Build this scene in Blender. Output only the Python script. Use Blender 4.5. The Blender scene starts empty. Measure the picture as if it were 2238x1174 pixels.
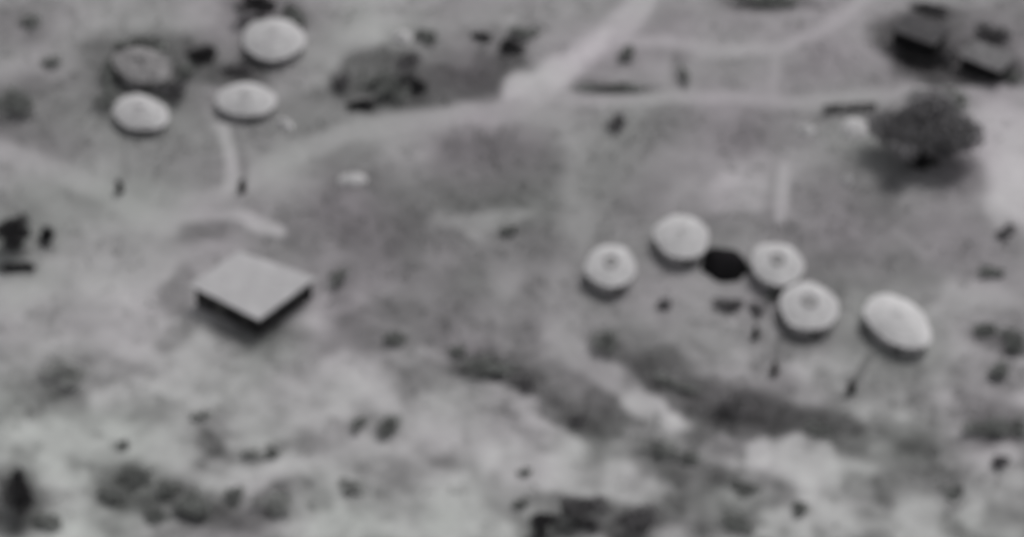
import bpy, math, random
import numpy as np
from mathutils import Vector, Matrix

R = math.radians
random.seed(7)
rng = np.random.default_rng(7)
scene = bpy.context.scene
col = scene.collection

# ------------------------------------------------------------------ camera
W, H = 2238.0, 1174.0
DIST, ELEV, SPAN = 400.0, R(50), 97.3
SE, CE = math.sin(ELEV), math.cos(ELEV)
S = W / SPAN                                   # photo pixels per metre at the centre
CAM = Vector((0, -DIST * CE, DIST * SE))
cam_data = bpy.data.cameras.new('camera')
cam = bpy.data.objects.new('camera', cam_data)
col.objects.link(cam)
cam.location = CAM
cam.rotation_euler = (math.pi / 2 - ELEV, 0, 0)
cam_data.sensor_width = 36
cam_data.lens = 36 * DIST / SPAN
cam_data.clip_start = 1
cam_data.clip_end = 12000
cam_data.dof.use_dof = True                     # the long lens is not quite in focus
cam_data.dof.focus_distance = 100
cam_data.dof.aperture_fstop = 0.4
scene.camera = cam

# ------------------------------------------------------------------ light
SUN_ELEV, SUN_AZ = R(62), R(38)                 # azimuth measured from +Y towards +X
sun_data = bpy.data.lights.new('sun', 'SUN')
sun_data.energy = 1.75
sun_data.angle = R(15)
sun_data.color = (1.0, 0.985, 0.965)
sun = bpy.data.objects.new('sun', sun_data)
col.objects.link(sun)
sd = Vector((math.sin(SUN_AZ) * math.cos(SUN_ELEV), math.cos(SUN_AZ) * math.cos(SUN_ELEV), math.sin(SUN_ELEV)))
sun.rotation_euler = sd.to_track_quat('Z', 'Y').to_euler()
sun.location = (60, 60, 120)
world = bpy.data.worlds.new('World')
scene.world = world
world.use_nodes = True
nt = world.node_tree
bg = nt.nodes['Background']
sky = nt.nodes.new('ShaderNodeTexSky')
sky.sky_type = 'NISHITA'
sky.sun_disc = False
sky.sun_elevation = SUN_ELEV
sky.sun_rotation = SUN_AZ
sky.dust_density = 4
hsv = nt.nodes.new('ShaderNodeHueSaturation')
hsv.inputs['Saturation'].default_value = 0.10     # monochrome sensor
nt.links.new(sky.outputs[0], hsv.inputs['Color'])
nt.links.new(hsv.outputs[0], bg.inputs[0])
bg.inputs[1].default_value = 0.115
scene.view_settings.view_transform = 'Standard'
scene.view_settings.look = 'None'
scene.view_settings.exposure = 0.0
scene.view_settings.gamma = 1.0
scene.view_settings.use_curve_mapping = False
scene.render.film_transparent = False
scene.cycles.use_denoising = True

# radiance of a flat unshaded ground of albedo 1, found by test renders
FLAT_GAIN = 1.08
def lin(g):                                     # 8-bit grey -> linear
    g = np.clip(np.asarray(g, float) / 255, 0, 1)
    return np.where(g <= 0.04045, g / 12.92, ((g + 0.055) / 1.055) ** 2.4)

# ------------------------------------------------------------------ helpers
def P(px, py, z=0.0):
    """point of the place at height z that the photograph shows at (px, py)"""
    f = DIST
    dx = (px - W / 2) / S
    dy = -(py - H / 2) / S
    d = Vector((dx, f * CE + dy * SE, -f * SE + dy * CE))
    t = (z - CAM.z) / d.z
    return CAM + d * t

def link(o, parent=None):
    col.objects.link(o)
    if parent is not None:
        o.parent = parent
    return o

def tag(o, label=None, cat=None, group=None, kind=None):
    if label: o['label'] = label
    if cat: o['category'] = cat
    if group: o['group'] = group
    if kind: o['kind'] = kind
    return o

def empty(name, loc, label, cat, group=None, rz=0.0):
    o = bpy.data.objects.new(name, None)
    o.empty_display_size = 0.5
    o.location = loc
    o.rotation_euler = (0, 0, rz)
    link(o)
    return tag(o, label, cat, group)

def mesh(name, verts, faces, mat, parent=None, smooth=False, cols=None):
    me = bpy.data.meshes.new(name)
    me.from_pydata([tuple(v) for v in verts], [], [tuple(f) for f in faces])
    if smooth:
        me.polygons.foreach_set('use_smooth', [True] * len(me.polygons))
    if cols is not None:
        a = me.color_attributes.new('tone', 'FLOAT_COLOR', 'POINT')
        c = np.ones((len(verts), 4), dtype=np.float32)
        c[:, :3] = cols
        a.data.foreach_set('color', c.ravel())
    if mat: me.materials.append(mat)
    me.update()
    return link(bpy.data.objects.new(name, me), parent)

def fast_quads(name, V, mat, parent=None, cols=None):
    """V: (n,4,3) array of quads"""
    n = len(V)
    me = bpy.data.meshes.new(name)
    me.vertices.add(n * 4)
    me.vertices.foreach_set('co', V.reshape(-1).astype(np.float32))
    me.loops.add(n * 4)
    me.loops.foreach_set('vertex_index', np.arange(n * 4, dtype=np.int32))
    me.polygons.add(n)
    me.polygons.foreach_set('loop_start', np.arange(0, n * 4, 4, dtype=np.int32))
    me.polygons.foreach_set('loop_total', np.full(n, 4, dtype=np.int32))
    if cols is not None:
        a = me.color_attributes.new('tone', 'FLOAT_COLOR', 'POINT')
        c = np.ones((n * 4, 4), dtype=np.float32)
        c[:, :3] = np.repeat(cols, 4, axis=0)
        a.data.foreach_set('color', c.ravel())
    me.materials.append(mat)
    me.update(calc_edges=True)
    me.validate()
    return link(bpy.data.objects.new(name, me), parent)

class MB:
    def __init__(s): s.v = []; s.f = []
    def box(s, c, size, rz=0, tilt=None):
        M = Matrix.Rotation(rz, 3, 'Z')
        if tilt is not None: M = M @ tilt
        b = len(s.v)
        for dz in (-.5, .5):
            for dx, dy in ((-.5, -.5), (.5, -.5), (.5, .5), (-.5, .5)):
                s.v.append(Vector(c) + M @ Vector((dx * size[0], dy * size[1], dz * size[2])))
        s.f += [(b, b+3, b+2, b+1), (b+4, b+5, b+6, b+7), (b, b+1, b+5, b+4), (b+1, b+2, b+6, b+5), (b+2, b+3, b+7, b+6), (b+3, b, b+4, b+7)]
    def tube(s, pts, rad, n=6):
        b = len(s.v)
        pts = [Vector(p) for p in pts]
        if not hasattr(rad, '__len__'): rad = [rad] * len(pts)
        for i, p in enumerate(pts):
            d = (pts[min(i+1, len(pts)-1)] - pts[max(i-1, 0)]).normalized()
            u = d.orthogonal().normalized(); w = d.cross(u)
            for k in range(n):
                a = 2 * math.pi * k / n
                s.v.append(p + (u * math.cos(a) + w * math.sin(a)) * rad[i])
        for i in range(len(pts) - 1):
            for k in range(n):
                k2 = (k + 1) % n
                s.f.append((b+i*n+k, b+i*n+k2, b+(i+1)*n+k2, b+(i+1)*n+k))
        s.f.append(tuple(b + k for k in range(n))[::-1])
        s.f.append(tuple(b + (len(pts)-1)*n + k for k in range(n)))
    def prism(s, poly, z0, z1):
        b = len(s.v); n = len(poly)
        for z in (z0, z1):
            for p in poly: s.v.append(Vector((p[0], p[1], z)))
        s.f.append(tuple(range(b + n - 1, b - 1, -1)))
        s.f.append(tuple(range(b + n, b + 2 * n)))
        for k in range(n):
            k2 = (k + 1) % n
            s.f.append((b+k, b+k2, b+n+k2, b+n+k))
    def build(s, name, mat, parent=None, smooth=False):
        return mesh(name, s.v, s.f, mat, parent, smooth)

# numpy value noise, tiled lattice
_LAT = rng.random((256, 256))
def vnoise(x, y, seed=0):
    x = x + seed * 37.17; y = y + seed * 91.31
    xi = np.floor(x).astype(int); yi = np.floor(y).astype(int)
    fx = x - xi; fy = y - yi
    fx = fx * fx * (3 - 2 * fx); fy = fy * fy * (3 - 2 * fy)
    a = _LAT[xi % 256, yi % 256]; b = _LAT[(xi + 1) % 256, yi % 256]
    c = _LAT[xi % 256, (yi + 1) % 256]; d = _LAT[(xi + 1) % 256, (yi + 1) % 256]
    return (a * (1 - fx) + b * fx) * (1 - fy) + (c * (1 - fx) + d * fx) * fy
def fbm(x, y, wl, octs=4, seed=0, gain=0.5):
    t = 0; amp = 1; tot = 0
    for o in range(octs):
        t = t + amp * (vnoise(x / wl, y / wl, seed + o * 3) * 2 - 1); tot += amp
        amp *= gain; wl = wl / 2.03
    return t / tot

# ------------------------------------------------------------------ materials
def mat_base(name, rough=0.95):
    m = bpy.data.materials.new(name)
    m.use_nodes = True
    b = m.node_tree.nodes['Principled BSDF']
    b.inputs['Roughness'].default_value = rough
    b.inputs['Specular IOR Level'].default_value = 0.15
    return m, m.node_tree, b

def mat_noise(name, c, amp=0.2, scale=1.5, rough=0.95, bump=0.0, bscale=8, attr=False, coord='Object', stretch=None):
    """grey colour c varied by +-amp with two noise octaves; optional vertex tone multiply"""
    m, t, b = mat_base(name, rough)
    N, L = t.nodes, t.links
    tc = N.new('ShaderNodeTexCoord')
    src = tc.outputs[coord]
    if stretch:
        mp = N.new('ShaderNodeMapping'); mp.inputs['Scale'].default_value = stretch
        L.new(src, mp.inputs[0]); src = mp.outputs[0]
    n = N.new('ShaderNodeTexNoise'); n.inputs['Scale'].default_value = scale; n.inputs['Detail'].default_value = 6
    n.inputs['Roughness'].default_value = 0.65
    L.new(src, n.inputs['Vector'])
    r = N.new('ShaderNodeValToRGB')
    r.color_ramp.elements[0].position = 0.3; r.color_ramp.elements[1].position = 0.7
    if not hasattr(c, '__len__'): c = (c, c, c)
    r.color_ramp.elements[0].color = (*[x * (1 - amp) for x in c], 1)
    r.color_ramp.elements[1].color = (*[x * (1 + amp) for x in c], 1)
    L.new(n.outputs['Fac'], r.inputs[0])
    out = r.outputs[0]
    if attr:
        at = N.new('ShaderNodeAttribute'); at.attribute_name = 'tone'
        mx = N.new('ShaderNodeMix'); mx.data_type = 'RGBA'; mx.blend_type = 'MULTIPLY'
        mx.inputs[0].default_value = 1
        L.new(out, mx.inputs[6]); L.new(at.outputs['Color'], mx.inputs[7])
        out = mx.outputs[2]
    L.new(out, b.inputs['Base Color'])
    if bump:
        bn = N.new('ShaderNodeTexNoise'); bn.inputs['Scale'].default_value = bscale; bn.inputs['Detail'].default_value = 5
        L.new(src, bn.inputs['Vector'])
        bp = N.new('ShaderNodeBump'); bp.inputs['Strength'].default_value = 0.6; bp.inputs['Distance'].default_value = bump
        L.new(bn.outputs['Fac'], bp.inputs['Height']); L.new(bp.outputs[0], b.inputs['Normal'])
    return m

M_ground = mat_noise('dry_soil', (1, 0.995, 1), 0.10, 1.3, bump=0.08, bscale=3, attr=True)
M_thatch = mat_noise('pale_thatch', (0.385, 0.379, 0.386), 0.17, 0.7, bump=0.05, bscale=9)
M_thatch2 = mat_noise('weathered_thatch', (0.18, 0.175, 0.178), 0.5, 0.9, bump=0.05, bscale=9)
M_newthatch = mat_noise('new_thatch', (0.45, 0.443, 0.45), 0.12, 0.7, bump=0.05, bscale=9)
M_soot = mat_noise('sooty_thatch', (0.17, 0.168, 0.17), 0.3, 3, bump=0.03)
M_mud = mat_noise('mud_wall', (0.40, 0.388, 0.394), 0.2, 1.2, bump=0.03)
M_wood = mat_noise('dark_wood', (0.09, 0.088, 0.085), 0.3, 5, bump=0.01)
M_roofmud = mat_noise('packed_earth_roof', (0.325, 0.32, 0.328), 0.12, 0.5, bump=0.03, bscale=3)
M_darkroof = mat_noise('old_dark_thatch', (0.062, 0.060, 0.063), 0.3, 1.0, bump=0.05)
M_black = mat_noise('black_tarpaulin', (0.006, 0.0055, 0.0065), 0.3, 1.5, rough=0.95, bump=0.04, bscale=2)
M_straw = mat_noise('pale_straw', (0.43, 0.423, 0.43), 0.15, 2, bump=0.05)
M_leaf = mat_noise('grey_green_leaves', (0.19, 0.197, 0.19), 0.25, 0.8, attr=True)
M_leafd = mat_noise('dark_leaves', (0.115, 0.111, 0.116), 0.25, 0.8, attr=True)
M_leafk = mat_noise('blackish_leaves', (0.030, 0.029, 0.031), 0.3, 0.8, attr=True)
M_leafm = mat_noise('broad_dark_leaves', (0.15, 0.146, 0.152), 0.3, 0.35, attr=True)
M_leafl = mat_noise('dusty_leaves', (0.28, 0.285, 0.278), 0.25, 0.8, attr=True)
M_bark = mat_noise('bark', (0.08, 0.076, 0.074), 0.3, 3)
M_scrub = mat_noise('dry_scrub', (1, 1, 1), 0.12, 0.8, attr=True)
M_stone = mat_noise('pale_stone', (0.36, 0.355, 0.36), 0.2, 2, bump=0.02)
M_cloth = mat_noise('dark_cloth', (0.016, 0.0155, 0.0155), 0.2, 4)
M_cloth2 = mat_noise('brown_cloth', (0.03, 0.026, 0.024), 0.2, 4)
M_skin = mat_noise('skin', (0.09, 0.08, 0.075), 0.1, 6, rough=0.6)
M_hair = mat_noise('hair', (0.015, 0.015, 0.015), 0.2, 20)

# ------------------------------------------------------------------ ground tones
# soil and ground cover tones: (cx, cy, rx, ry, turn, grey, strength, softness)
BLOBS = [
 # broad zones
 (420, 900, 620, 330, 0, 152, .8, .9), (200, 700, 330, 220, 0, 154, .7, .8), (250, 60, 330, 90, 0, 140, .8, .8),
 (780, 60, 200, 90, -35, 152, .6, .8), (1000, 470, 420, 230, 10, 118, .75, .7), (1820, 480, 420, 260, 0, 126, .8, .8),
 (1560, 90, 260, 110, 0, 134, .8, .7), (1750, 820, 330, 170, 10, 140, .8, .7), (2150, 870, 200, 330, 0, 132, .7, .8),
 (1000, 950, 420, 150, 5, 152, .8, .6), (1250, 1010, 330, 90, 5, 152, .7, .6), (1700, 1080, 420, 120, 0, 140, .7, .7),
 # top left
 (60, 60, 90, 60, 0, 112, .6, .8), (100, 170, 110, 60, 10, 142, .6, .7), (60, 240, 110, 70, 10, 104, .8, .6),
 (180, 230, 90, 60, 0, 118, .7, .8), (40, 330, 80, 25, 25, 140, .5, .7), (150, 320, 70, 25, 10, 112, .6, .7),
 (320, 145, 150, 75, 0, 100, .85, .5), (470, 130, 110, 50, 10, 96, .8, .5), (520, 150, 90, 35, 0, 84, .7, .6),
 (590, 20, 110, 45, 10, 108, .8, .6), (640, 130, 60, 50, -30, 128, .5, .7), (400, 225, 55, 60, 0, 108, .7, .6),
 (380, 330, 170, 70, 0, 132, .8, .6), (600, 340, 70, 55, 0, 133, .8, .5), (690, 230, 60, 55, 0, 118, .7, .7),
 (350, 420, 130, 70, 0, 136, .6, .6), (190, 440, 170, 55, 10, 138, .8, .5), (120, 500, 190, 60, 10, 128, .8, .5),
 (330, 25, 80, 30, 0, 128, .5, .7), (500, 105, 35, 30, 0, 136, .6, .5),
 # top centre dark yard
 (930, 165, 200, 68, -4, 92, .95, .35), (1060, 130, 95, 80, 0, 88, .85, .4), (800, 190, 90, 50, 10, 98, .8, .5),
 (1000, 70, 130, 45, 0, 128, .7, .6), (1110, 60, 90, 50, 0, 122, .6, .6), (960, 110, 70, 30, 20, 120, .7, .5),
 (1050, 20, 200, 40, 0, 138, .7, .6), (820, 30, 60, 60, -30, 158, .6, .7), (730, 60, 60, 40, -30, 132, .5, .7),
 # centre
 (1000, 300, 200, 60, 0, 142, .8, .6), (1090, 390, 170, 110, 0, 105, .9, .6), (800, 470, 160, 90, 10, 106, .85, .5),
 (830, 430, 90, 50, 10, 112, .8, .5), (620, 430, 90, 60, 0, 140, .6, .6), (1190, 440, 70, 60, 0, 112, .7, .6),
 (1000, 585, 120, 90, 20, 110, .8, .6), (860, 710, 130, 60, 5, 106, .85, .5), (960, 640, 70, 80, 0, 108, .7, .6),
 (1130, 640, 70, 90, 0, 128, .8, .5), (1090, 600, 40, 45, 0, 148, .6, .6), (1140, 560, 100, 60, 0, 116, .5, .6),
 (1060, 480, 110, 22, -5, 142, .8, .5), (1010, 500, 70, 16, 25, 138, .8, .5), (980, 560, 60, 30, 0, 122, .7, .5),
 (740, 620, 45, 50, 35, 106, .8, .5), (712, 650, 16, 40, 0, 150, .7, .5), (640, 520, 80, 24, 20, 112, .6, .5),
 (880, 800, 260, 35, 4, 144, .8, .6), (640, 740, 170, 40, 5, 116, .8, .7),
 (430, 500, 75, 26, -5, 116, .85, .4), (480, 545, 40, 14, -20, 140, .6, .5), (570, 492, 55, 14, 25, 162, .8, .4),
 (240, 520, 110, 60, 10, 150, .6, .6), (380, 640, 40, 60, 20, 108, .8, .5), (560, 740, 130, 30, 8, 118, .7, .6),
 # right of centre
 (1375, 400, 95, 85, 0, 112, .85, .4), (1450, 330, 150, 60, 0, 124, .8, .6), (1500, 290, 170, 45, 0, 118, .7, .6),
 (1270, 400, 36, 170, 4, 136, .55, .95), (1255, 560, 45, 130, 5, 136, .6, .9), (1240, 690, 70, 55, 0, 146, .7, .6),
 (1620, 430, 75, 80, 0, 154, .85, .5), (1780, 420, 70, 90, 15, 150, .85, .5), (1730, 355, 90, 26, 0, 150, .7, .6),
 (1640, 500, 140, 32, 0, 118, .8, .5), (1880, 430, 130, 110, 0, 118, .85, .6), (1850, 590, 160, 50, 0, 113, .85, .5),
 (2010, 570, 130, 70, 10, 124, .75, .6), (1980, 480, 110, 50, 25, 116, .7, .6), (2040, 430, 70, 40, 20, 130, .6, .6),
 (2200, 300, 110, 75, 0, 176, .9, .6), (2215, 420, 85, 88, 0, 196, .95, .5), (2100, 410, 60, 60, 0, 122, .7, .7),
 (2150, 520, 110, 60, 0, 126, .7, .7), (1760, 120, 170, 60, -20, 136, .6, .7), (1850, 150, 120, 60, 0, 132, .7, .6),
 (1580, 160, 85, 35, 0, 124, .7, .5), (1350, 160, 120, 50, 0, 134, .6, .6), (1350, 190, 110, 12, 2, 104, .8, .5),
 (1495, 160, 16, 36, -10, 112, .7, .5), (1680, 5, 120, 22, 0, 96, .8, .6), (1900, 90, 100, 50, -20, 142, .6, .6),
 (2070, 100, 165, 80, 12, 78, .95, .35), (2010, 130, 70, 50, 0, 72, .8, .5), (2190, 60, 90, 50, 0, 112, .7, .6),
 (2210, 165, 70, 22, 0, 106, .8, .4),
 # right compound
 (1450, 620, 130, 60, 10, 142, .8, .6), (1600, 640, 90, 45, 10, 136, .7, .5), (1420, 700, 150, 50, 15, 134, .7, .6),
 (1700, 780, 190, 60, 15, 146, .8, .6), (1330, 740, 90, 60, 20, 122, .7, .6), (1480, 780, 120, 45, 25, 118, .7, .6),
 (1900, 840, 130, 80, 0, 144, .7, .6), (2080, 720, 60, 100, 20, 148, .8, .6), (2060, 660, 90, 18, -25, 150, .6, .6),
 # long dark gully
 (1260, 865, 170, 56, 25, 98, .8, .9), (1350, 850, 60, 30, 25, 100, .6, .5), (1480, 845, 170, 56, 27, 78, .95, .7),
 (1590, 885, 100, 62, 20, 66, .9, .8), (1700, 925, 140, 48, 20, 80, .92, .7), (1820, 955, 90, 46, 20, 82, .95, .7),
 (1450, 930, 100, 28, 20, 118, .7, .6), (1470, 1000, 100, 45, 15, 98, .85, .5), (1520, 1040, 70, 40, 10, 104, .7, .5),
 (1080, 820, 120, 38, 10, 92, .85, .4), (1230, 910, 90, 30, 20, 98, .8, .5),
 # bright banks and bare patches
 (1410, 882, 95, 26, 33, 172, .95, .5), (1310, 810, 80, 30, 30, 144, .8, .5), (1585, 980, 60, 38, 20, 160, .85, .4),
 (1650, 995, 42, 26, -35, 172, .9, .4), (1760, 1010, 80, 48, 20, 166, .9, .4), (1790, 990, 40, 26, 40, 168, .6, .5),
 (1710, 1150, 60, 45, 0, 172, .9, .5), (1850, 1120, 130, 18, 28, 156, .8, .5), (1600, 1160, 50, 16, -10, 150, .7, .5),
 (1180, 985, 110, 45, -8, 160, .8, .5), (1300, 1040, 110, 35, -10, 160, .8, .5), (1060, 860, 100, 24, 6, 154, .7, .5),
 (1000, 860, 160, 35, 6, 154, .7, .6), (700, 880, 110, 60, 0, 158, .7, .6), (1040, 1120, 110, 45, 0, 152, .7, .6),
 (930, 1060, 120, 60, 0, 134, .8, .5), (750, 1080, 60, 50, 0, 146, .6, .6), (1100, 940, 90, 30, 0, 146, .6, .6),
 # bottom left scrubland
 (150, 815, 85, 55, 0, 116, .85, .5), (240, 800, 60, 40, 0, 128, .6, .6), (140, 940, 140, 40, 0, 170, .85, .5),
 (270, 880, 30, 45, 0, 172, .8, .6), (220, 890, 40, 22, 0, 164, .7, .6), (240, 660, 90, 40, -10, 164, .75, .6),
 (80, 660, 60, 40, 0, 162, .7, .6), (360, 850, 80, 26, 10, 162, .75, .6), (30, 740, 70, 40, 0, 142, .6, .6),
 (380, 735, 50, 26, -15, 116, .8, .5), (320, 540, 30, 16, 0, 150, .5, .5), (75, 720, 40, 45, 0, 130, .6, .6),
 (460, 970, 35, 28, 0, 112, .8, .5), (560, 990, 70, 25, 5, 112, .8, .5), (560, 930, 80, 26, 15, 158, .7, .5),
 (380, 1010, 60, 60, 0, 138, .7, .5), (450, 1040, 60, 30, 0, 132, .7, .6), (350, 1085, 170, 52, 15, 84, .85, .7),
 (480, 1120, 130, 50, 10, 104, .8, .5), (590, 1100, 55, 45, 0, 104, .8, .5), (110, 1060, 40, 50, 0, 150, .7, .5),
 (170, 1140, 110, 60, 20, 146, .75, .5), (30, 1090, 60, 100, 0, 84, .8, .5), (660, 1150, 90, 40, 0, 150, .7, .5),
 (530, 780, 100, 40, 0, 136, .7, .6), (850, 1000, 60, 40, 0, 156, .6, .6),
 # bottom and right edges
 (1300, 1140, 170, 50, 0, 88, .8, .5), (1210, 1090, 70, 20, 0, 110, .6, .5), (2000, 1010, 110, 70, 30, 104, .8, .5),
 (1960, 1060, 60, 50, 30, 104, .7, .5), (2180, 930, 80, 50, -10, 98, .85, .5), (1990, 900, 60, 110, 0, 118, .7, .6),
 (2150, 1090, 90, 60, 0, 152, .8, .5), (2090, 1000, 40, 24, 0, 146, .7, .5), (2090, 1080, 40, 40, 0, 118, .6, .6),
 (2190, 740, 70, 26, 10, 100, .8, .5), (2190, 820, 50, 40, 0, 112, .7, .5), (2120, 850, 60, 40, 0, 142, .7, .5),
 (2160, 640, 60, 30, 0, 148, .7, .6), (2160, 700, 60, 30, 0, 128, .7, .5), (1680, 1060, 60, 30, 0, 142, .6, .5),
 (1540, 1120, 110, 40, 0, 122, .7, .6),
]
# trodden paths and thin darker strips: (points, half width px, grey, strength, softness)
PATHS = [
 ([(1420, -40), (1395, 10), (1335, 68), (1270, 125), (1215, 175), (1160, 205)], 28, 168, .9, .9),
 ([(1325, 75), (1285, 115)], 14, 190, .8, .8), ([(1262, 128), (1245, 150)], 14, 186, .8, .8), ([(1215, 160), (1180, 195), (1130, 188)], 30, 188, .85, .9),
 ([(1180, 200), (1150, 240), (1230, 262)], 24, 152, .6, .9),
 ([(1200, 212), (1330, 218), (1500, 210), (1620, 208), (1760, 222), (1900, 214), (2060, 200), (2238, 205), (2400, 210)], 15, 152, .75, .8),
 ([(1340, 88), (1460, 92), (1560, 106), (1690, 112), (1770, 75), (1860, 20), (1930, -40)], 14, 155, .8, .8),
 ([(1695, 112), (1695, 215)], 10, 150, .7, .7), ([(1715, 370), (1712, 480)], 14, 164, .7, .7),
 ([(1150, 235), (1010, 248), (900, 262), (780, 285), (690, 320), (600, 360), (550, 395)], 24, 150, .8, .8),
 ([(560, 385), (500, 425), (420, 450), (350, 490)], 22, 148, .75, .8),
 ([(490, 275), (500, 320), (503, 370), (498, 410)], 14, 160, .9, .6),
 ([(-60, 300), (10, 325), (110, 370), (220, 415), (310, 470), (370, 500)], 22, 153, .75, .9),
 ([(520, 465), (560, 482), (610, 508)], 13, 166, .9, .6), ([(350, 500), (410, 470), (520, 465)], 12, 152, .8, .7),
 ([(1205, 720), (1270, 780), (1340, 830)], 20, 148, .6, .9),
 ([(2010, 700), (2080, 665), (2160, 640)], 14, 150, .7, .7), ([(1960, 505), (2030, 560)], 12, 138, .6, .7),
 ([(275, 290), (270, 395)], 6, 116, .8, .9), ([(524, 285), (530, 395)], 7, 116, .85, .9),  # thin darker strips leading up from four of the people
 ([(1708, 735), (1694, 800)], 8, 104, .85, .9), ([(1900, 780), (1862, 840)], 9, 102, .85, .9),
]
def smooth01(t):
    t = np.clip(t, 0, 1); return t * t * (3 - 2 * t)
YS = S * SE
def to_w(px, py):
    p = P(px, py, 0); return p.x, p.y
def loc_scale(py):                     # perspective: pixels per metre across and in depth at this row
    p = P(W / 2, py, 0); d = (p - CAM).length
    k = DIST / d
    return S * k, S * k * k * SE * (CAM.z / DIST / SE)

def ground_grey(x, y):
    wx = x + 1.3 * fbm(x, y, 4.5, 4, 1) ; wy = y + 1.5 * fbm(x, y, 4.5, 4, 9)
    g = np.full_like(x, 136.0)
    g += 10 * fbm(x, y, 26, 3, 5)
    for cx, cy, rx, ry, rot, gr, st, so in BLOBS:
        X, Y = to_w(cx, cy); sx, sy = loc_scale(cy)
        dx = (wx - X) * sx; dy = -(wy - Y) * sy
        c, s_ = math.cos(R(rot)), math.sin(R(rot))
        u = (dx * c + dy * s_) / rx; v = (-dx * s_ + dy * c) / ry
        m = smooth01((1 + so * .6 - np.sqrt(u * u + v * v)) / (so * 1.2 + 1e-6))
        g = g + (gr - g) * m * st
    track = np.zeros_like(x)
    for pts, hw, gr, st, so in PATHS:
        best = np.full_like(x, 1e9)
        wp = [to_w(*p) for p in pts]
        sx, sy = loc_scale(pts[0][1])
        for (ax, ay), (bx, by) in zip(wp[:-1], wp[1:]):
            ex, ey = (bx - ax) * sx, (by - ay) * sy
            qx, qy = (x * .6 + wx * .4 - ax) * sx, (y * .6 + wy * .4 - ay) * sy
            t = np.clip((qx * ex + qy * ey) / (ex * ex + ey * ey), 0, 1)
            best = np.minimum(best, np.hypot(qx - t * ex, qy - t * ey))
        m = smooth01((hw * (1 + so * .6) - best) / (hw * so * 1.2))
        g = g + (gr - g) * m * st
        track = np.maximum(track, m)
    ca_, sa_ = math.cos(R(-28)), math.sin(R(-28))
    low = smooth01((-y + 2) / 12)
    g = g + low * 24 * fbm(x * ca_ + y * sa_, (-x * sa_ + y * ca_) * 2.6, 7.0, 4, 66, .6) * (1 - .7 * track)
    # natural mottling, stronger in the scrubland at the lower left and lower right
    px = x * S + W / 2; py = -y * YS + H / 2
    rough_w = smooth01((py - 560) / 500) * 0.8 + 0.35
    rough_w = rough_w * (1 - 0.6 * track)
    g = g + rough_w * (36 * fbm(x, y, 4.2, 3, 20) + 24 * fbm(x, y, 1.9, 2, 30))
    g = np.where(g > 158, 158 + (g - 158) * 0.5, g)
    g = np.where(g < 84, 84 - (84 - g) * 0.6, g) - 3
    return g, track

def ground_height(x, y):
    near = np.exp(-(np.maximum(np.abs(x) - 80, 0) + np.maximum(np.abs(y) - 80, 0)) / 60)
    return (0.10 * fbm(x, y, 9, 3, 40) + 0.05 * fbm(x, y, 1.6, 3, 50)) * near + (1 - near) * 3 * fbm(x, y, 220, 3, 44)

def axis(inner, step, outer):
    a = list(np.arange(-inner, inner + 1e-6, step)); v = inner; st = step
    ext = []
    while v < outer:
        st *= 1.18; v += st; ext.append(v)
    return np.array([-e for e in ext[::-1]] + a + ext)
ax_ = axis(56, 0.2, 4500); ay_ = axis(46, 0.22, 4500)
GX, GY = np.meshgrid(ax_, ay_)
gx, gy = GX.ravel(), GY.ravel()
gg, gtrack = ground_grey(gx, gy)
gz = ground_height(gx, gy)
alb = lin(gg) / FLAT_GAIN
hue = fbm(gx, gy, 12, 3, 60)
px_ = gx * S + W / 2; py_ = -gy * YS + H / 2
green = np.clip(hue * 1.4 + 0.45 * smooth01((py_ - 500) / 500) - 0.15 + 0.3 * smooth01((400 - px_) / 400), -1, 1) * 0.042
cols = np.stack([alb * (1.012 - green * 0.6), alb * (1 + green * 0.5), alb * (1.012 - green * 0.5)], 1)
nx, ny = len(ax_), len(ay_)
me = bpy.data.meshes.new('ground')
me.vertices.add(nx * ny)
me.vertices.foreach_set('co', np.stack([gx, gy, gz], 1).astype(np.float32).ravel())
ii, jj = np.meshgrid(np.arange(nx - 1), np.arange(ny - 1))
a0 = (jj * nx + ii).ravel()
quads = np.stack([a0, a0 + 1, a0 + nx + 1, a0 + nx], 1).astype(np.int32)
me.loops.add(quads.size); me.loops.foreach_set('vertex_index', quads.ravel())
me.polygons.add(len(quads))
me.polygons.foreach_set('loop_start', np.arange(0, quads.size, 4, dtype=np.int32))
me.polygons.foreach_set('loop_total', np.full(len(quads), 4, dtype=np.int32))
ca = me.color_attributes.new('tone', 'FLOAT_COLOR', 'POINT')
ca.data.foreach_set('color', np.concatenate([cols, np.ones((len(cols), 1))], 1).astype(np.float32).ravel())
me.materials.append(M_ground)
me.update(calc_edges=True)
me.polygons.foreach_set('use_smooth', [True] * len(me.polygons))
ground = link(bpy.data.objects.new('ground', me))
tag(ground, 'dry grey village ground with trodden paths and darker patches of soil', kind='structure')

def gh(x, y):
    return float(ground_height(np.array([x]), np.array([y]))[0])

# ------------------------------------------------------------------ round huts
def ellipse_matrix(rx, ry, rot, py):
    sx, sy = loc_scale(py)
    A = Matrix(((1 / sx, 0), (0, -1 / sy)))
    c, s_ = math.cos(R(rot)), math.sin(R(rot))
    Rm = Matrix(((c, -s_), (s_, c)))
    return A @ Rm @ Matrix(((rx, 0), (0, ry)))

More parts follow.
